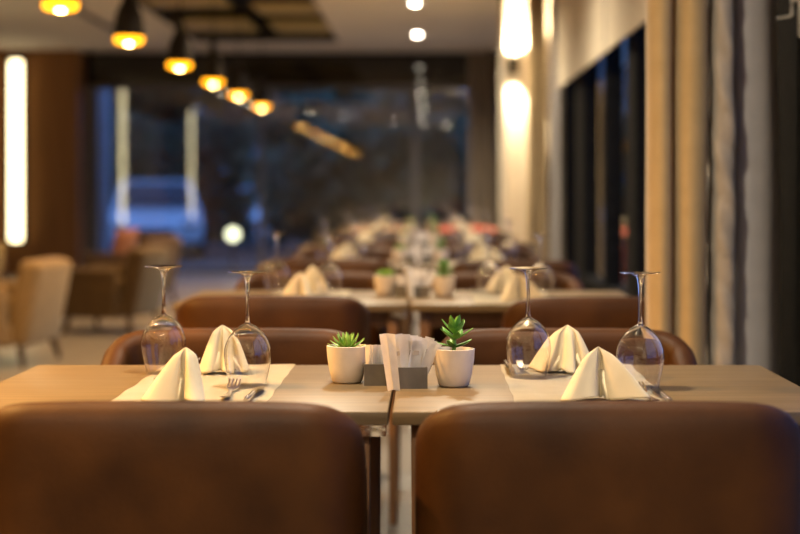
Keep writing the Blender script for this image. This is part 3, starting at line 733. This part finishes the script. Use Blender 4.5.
    P_cadR.put((cx, cy, TH), 0.07, 'grey cement caddy full of sachets beside the leafy succulent, %s row' % rn, 'cement caddies', 'caddy')
    rows = [(-0.019, 5, 1.0), (-0.007, 6, 1.0), (0.006, 6, 1.0), (0.016, 5, 1.0)] if r == 0 else ([(-0.015, 5, 1), (0.005, 5, 1)] if r == 1 else [(0.0, 4, 1)])
    for j, (dy, cnt, s) in enumerate(rows):
        for k in range(cnt):
            u = (k + 0.5) / cnt - 0.5
            x = u * 0.038
            P = P_sachB if (j * 7 + k) % 3 == 0 else P_sachA
            P.put((cx + x, cy + dy + jit(.0015) , TH + 0.0045 + rnd.uniform(0, .012)), 0, 'white paper sachet standing in the full caddy by leafy succulent, %s row' % rn, 'standing sachets, %s row' % rn, 'sachet', rot=(-0.10 + 0.05 * j + jit(.05), u * 0.62 + 0.06 + jit(.12), 0.07 + jit(.2)))
    P_card.put((-0.0655 + ox, 3.045 + oy, TH), 0.1, 'tall pale folded card between the two caddies, %s row' % rn, 'folded cards', 'card')

# ------------------------------------------------------------------ lounge
def make_armchair(mat):
    """low lounge chair facing -X, origin on the floor at its middle"""
    t = thing('lounge_armchair')
    tilt = Matrix.Translation((0.22, 0, 0.28)) @ Matrix.Rotation(R(11), 4, 'Y')
    bm = BM(); box(bm, -0.06, 0.10, -0.30, 0.30, -0.14, 0.41, 0.05, 4, tilt); obj('backrest', bm, mat, t)
    bm = BM(); box(bm, -0.34, 0.17, -0.255, 0.255, 0.27, 0.42, 0.045, 4); obj('seat', bm, mat, t)
    bm = BM(); box(bm, -0.34, 0.20, -0.33, 0.33, 0.13, 0.268, 0.02, 3); obj('seat_base', bm, mat, t)
    for s in (-1, 1):
        bm = BM(); box(bm, -0.36, 0.17, min(s * 0.26, s * 0.37), max(s * 0.26, s * 0.37), 0.13, 0.52, 0.04, 4); obj('armrest', bm, mat, t)
        for sx in (-1, 1): obj('leg', taper_leg(sx * 0.28 + 0.0 * sx, s * 0.31, 0, sx * 0.25, s * 0.28, 0.135, 0.013, 0.022), M['darkwood'], t)
    return t
a1 = make_armchair(M['chair_tan']); a1.location = (-2.80, 10.45, 0); a1.rotation_euler.z = R(-8)
tag(a1, 'tan upholstered lounge armchair with an olive cushion, nearest the dining tables', 'armchair')
a2 = make_armchair(M['chair_dimmed']); a2.location = (-2.52, 12.75, 0); a2.rotation_euler.z = R(-12)
tag(a2, 'lounge armchair, dim light painted in as brown, with pale top edge, behind the tan armchair', 'armchair')
a3 = make_armchair(M['chair_dark']); a3.location = (-2.9, 15.7, 0); a3.rotation_euler.z = R(-25)
tag(a3, 'dark brown lounge armchair near the glass wall', 'armchair')
a4 = make_armchair(M['chair_dark']); a4.location = (-4.35, 14.6, 0); a4.rotation_euler.z = R(170)
tag(a4, 'dark lounge armchair by the timber wall strip light', 'armchair')
def make_cushion(name, mat, w, h, t_):
    bm = BM(); n = 10; f = []; g = []
    for j in range(n + 1):
        a = []; c = []
        for i in range(n + 1):
            x = -1 + 2 * i / n; y = -1 + 2 * j / n
            th = t_ * (max(0, (1 - x ** 4) * (1 - y ** 4))) ** 0.5
            pin = 1 - 0.06 * (1 - x * x) * abs(y) - 0.0
            a.append(bm.verts.new((-th, x * w * (1 - 0.06 * (1 - y * y)), y * h * (1 - 0.06 * (1 - x * x)))))
            c.append(bm.verts.new((th, x * w * (1 - 0.06 * (1 - y * y)), y * h * (1 - 0.06 * (1 - x * x)))))
        f.append(a); g.append(c)
    for S in (f, g):
        for j in range(n):
            for i in range(n): bm.faces.new((S[j][i], S[j][i + 1], S[j + 1][i + 1], S[j + 1][i]))
    bmesh.ops.remove_doubles(bm, verts=bm.verts, dist=0.0005)
    return obj(name, bm, mat)
c = make_cushion('cushion', M['olive'], 0.20, 0.19, 0.055); c.location = (-2.90, 10.46, 0.605); c.rotation_euler = (0, R(14), R(-8))
tag(c, 'olive cushion propped in the tan armchair', 'cushion')
c = make_cushion('cushion', M['rust'], 0.18, 0.17, 0.05); c.location = (-3.0, 15.75, 0.59); c.rotation_euler = (0, R(14), R(-25))
tag(c, 'rust cushion propped in the dark armchair near the glass wall', 'cushion')
# low round table between the lounge chairs
t = thing('coffee_table', (-3.75, 12.6, 0), 0, 'low round dark wooden table among the lounge armchairs', 'coffee table')
bm = BM(); lathe(bm, [(0, 0.40), (0.38, 0.40), (0.395, 0.408), (0.395, 0.422), (0.385, 0.43), (0, 0.43)], 40); obj('tabletop', bm, M['darkwood'], t)
for k in range(3):
    a = k * 2 * PI / 3 + .4
    obj('leg', taper_leg(0.30 * math.cos(a), 0.30 * math.sin(a), 0, 0.2 * math.cos(a), 0.2 * math.sin(a), 0.402, 0.014, 0.02), M['darkwood'], t)

# ------------------------------------------------------------------ outside, at dusk
bm = BM(); box(bm, -40, 40, -20, 70, -0.3, -0.13); struct('ground', bm, M['paving'])
bm = BM(); box(bm, -4.86, -4.62, 22.9, 23.2, -0.13, 3.2); struct('outside_column', bm, M['plaster'])
def make_tree(seed, h, rad, n=7000):
    t = thing('tree'); r = random.Random(seed)
    bm = BM(); tube(bm, [(0, 0, 0), (0.05, 0.03, h * 0.3), (-0.04, 0.02, h * 0.6), (0.0, 0, h * 0.9)], [0.16, 0.12, 0.08, 0.03], 9)
    for k in range(6):
        a = k * 1.05 + r.uniform(-.3, .3); z = h * r.uniform(0.2, 0.6)
        tube(bm, [(0, 0, z), (rad * 0.4 * math.cos(a), rad * 0.4 * math.sin(a), z + 0.3), (rad * 0.75 * math.cos(a), rad * 0.75 * math.sin(a), z + 0.8)], [0.06, 0.04, 0.015], 6)
    obj('trunk', bm, M['bark'], t)
    bm = BM(); blobs = []
    for k in range(16):
        a = r.uniform(0, 6.28); rr = rad * 0.65 * math.sqrt(r.random()); blobs.append((rr * math.cos(a), rr * math.sin(a), h * r.uniform(0.06, 0.92), rad * r.uniform(0.3, 0.5)))
    for k in range(n):
        bx, by, bz, br = blobs[k % 16]
        v = Vector((r.gauss(0, 1), r.gauss(0, 1), r.gauss(0, 1))).normalized() * br * (0.6 + 0.4 * r.random())
        p = Vector((bx, by, bz)) + v; s = r.uniform(0.10, 0.19)
        e1 = Vector((r.gauss(0, 1), r.gauss(0, 1), r.gauss(0, 1))).normalized(); e2 = e1.orthogonal().normalized()
        if p.z < 0.1: continue
        q = [bm.verts.new(p + e1 * s), bm.verts.new(p + e2 * s * 0.6), bm.verts.new(p - e1 * s), bm.verts.new(p - e2 * s * 0.6)]
        bm.faces.new(q)
    obj('foliage', bm, M['leaf'], t, False)
    return Proto(t)
TA, TB, TC_ = make_tree(1, 6.0, 2.3), make_tree(2, 6.8, 2.4), make_tree(3, 3.0, 1.7)
rt = random.Random(21)
def make_hedge():
    bm = BM(); r = random.Random(5)
    for k in range(9000):
        x, y, z = r.uniform(-3.4, 3.4), r.uniform(-0.6, 0.6), r.uniform(0.0, 2.9)
        z *= 0.93 + 0.07 * math.sin(2.3 * x + 1) * math.sin(1.1 * x)
        p = Vector((x, y, z)); sz = r.uniform(0.08, 0.15)
        e1 = Vector((r.gauss(0, 1), r.gauss(0, 1), r.gauss(0, 1))).normalized(); e2 = e1.orthogonal().normalized()
        bm.faces.new([bm.verts.new(p + e1 * sz), bm.verts.new(p + e2 * sz * 0.6), bm.verts.new(p - e1 * sz), bm.verts.new(p - e2 * sz * 0.6)])
    zmin = min(v.co.z for v in bm.verts)
    for v in bm.verts: v.co.z -= zmin
    return Proto(obj('hedge', bm, M['leaf'], None, False))
HD = make_hedge()
for k, x in enumerate((-14.4, -7.2, 0.0, 7.2)):
    HD.put((x, 34.3, -0.13), 0, 'dark clipped hedge beyond the glass wall, %s from the car side' % ordn[k], 'hedges beyond the glass wall', 'hedge')
spots = [(-16.8, 38.4), (-11.3, 38.4), (-5.8, 38.4), (-0.3, 38.4), (-14, 44.2), (-8.5, 44.2), (-3.0, 44.2), (2.5, 44.2)]
for k, (x, y) in enumerate(spots):
    (TA if k % 2 else TB).put((x, y, -0.13), rt.uniform(0, 6), 'dark tree beyond the glass wall, seen dimly at dusk', 'trees beyond the glass wall', 'tree')
for k, (x, y) in enumerate([(-10.2, 30.4), (-1.9, 30.6), (2.1, 30.4), (6.4, 30.5)]):
    TC_.put((x, y, -0.13), rt.uniform(0, 6), 'low dark shrub tree beyond the glass wall, in front of the taller trees', 'low trees beyond the glass wall', 'tree')
for k, (x, y) in enumerate([(8.4, 24.5)]):
    TC_.put((x, y, -0.13), rt.uniform(0, 6), 'dark low tree outside the side windows', None, 'tree')
# garden globe lamp
gl = thing('garden_lamp', (at(233, 0, 26.5).x, 26.5, -0.13), 0, 'glowing round garden lamp outside the glass wall', 'garden lamp')
bm = BM(); lathe(bm, [(0, 0.0), (0.07, 0.0), (0.07, 0.02), (0.025, 0.03), (0.025, 0.42), (0, 0.42)], 20); obj('post', bm, M['black'], gl)
bm = BM(); bmesh.ops.create_uvsphere(bm, u_segments=24, v_segments=14, radius=0.11, matrix=Matrix.Translation((0, 0, 0.525))); obj('globe', bm, M['garden_glow'], gl)
# parked car, front towards the room
car = thing('car', (at(147, 0, 29.5).x, 30.6, -0.13), R(8), 'pale parked car outside the glass wall at dusk', 'car')
side = [(-2.1, 0.28), (-2.12, 0.55), (-2.0, 0.74), (-1.2, 0.90), (-0.95, 0.95), (2.0, 0.98), (2.1, 0.85), (2.12, 0.3)]
def extrude_y(bm, prof, w0, bev=0.08):
    A = [bm.verts.new((-w0(z), y, z)) for y, z in prof]; B = [bm.verts.new((w0(z), y, z)) for y, z in prof]
    bm.faces.new(A); bm.faces.new(B[::-1])
    for i in range(len(prof)):
        j = (i + 1) % len(prof); bm.faces.new((A[i], B[i], B[j], A[j]))
    bmesh.ops.recalc_face_normals(bm, faces=bm.faces)
    bmesh.ops.bevel(bm, geom=list(bm.edges), offset=bev, segments=3, profile=0.5, affect='EDGES')
bm = BM(); extrude_y(bm, side, lambda z: 0.88); obj('body', bm, M['car'], car)
bm = BM(); extrude_y(bm, [(-1.05, 0.93), (-0.35, 1.40), (0.2, 1.47), (1.2, 1.44), (1.95, 0.95)], lambda z: 0.80 - 0.28 * (z - 0.93), 0.05); obj('cabin', bm, M['car'], car)
bm = BM(); extrude_y(bm, [(-1.09, 0.97), (-0.42, 1.39), (-0.38, 1.39), (-1.0, 0.96)], lambda z: 0.70 - 0.28 * (z - 0.93), 0.004); obj('windscreen', bm, M['car_window'], car)
for s in (-1, 1):
    bm = BM(); box(bm, min(s * 0.50, s * 0.80), max(s * 0.50, s * 0.80), -2.12, -2.02, 0.58, 0.70, 0.03); obj('headlight', bm, M['steel'], car)
    for y in (-1.3, 1.3):
        bm = BM(); tube(bm, [(s * 0.70, y, 0.31), (s * 0.72, y, 0.31), (s * 0.88, y, 0.31), (s * 0.90, y, 0.31)], [0.26, 0.31, 0.31, 0.26], 24); obj('wheel', bm, M['tyre'], car)
bm = BM(); box(bm, -0.35, 0.35, -2.14, -2.06, 0.42, 0.56, 0.02); obj('grille', bm, M['black'], car)

# ------------------------------------------------------------------ dusk sky
w = bpy.data.worlds.new('dusk'); scn.world = w; w.use_nodes = True
nt = w.node_tree; bg = nt.nodes['Background']; bg.inputs['Color'].default_value = (0.13, 0.27, 0.72, 1); bg.inputs['Strength'].default_value = 2.0

# ------------------------------------------------------------------ camera
cd = bpy.data.cameras.new('camera'); cam = bpy.data.objects.new('camera', cd); COL.objects.link(cam)
cam.location = (0, 0, CAMZ); cam.rotation_euler = (PI / 2, 0, 0)
cd.sensor_width = 36; cd.lens = 1594 * 36 / 800
cd.shift_x = -28 / 800; cd.shift_y = -77 / 800
cd.dof.use_dof = True; cd.dof.focus_distance = 3.08; cd.dof.aperture_fstop = 2.3; cd.dof.aperture_blades = 0
cd.clip_end = 200
scn.camera = cam
scn.view_settings.view_transform = 'Standard'; scn.view_settings.look = 'None'
scn.view_settings.gamma = 1; scn.view_settings.exposure = 0.0
scn.cycles.use_denoising = True
scn.cycles.max_bounces = 12; scn.cycles.transparent_max_bounces = 24; scn.cycles.transmission_bounces = 12; scn.cycles.diffuse_bounces = 5
scn.cycles.caustics_reflective = False; scn.cycles.caustics_refractive = True; scn.cycles.blur_glossy = 0.2; scn.cycles.sample_clamp_indirect = 40
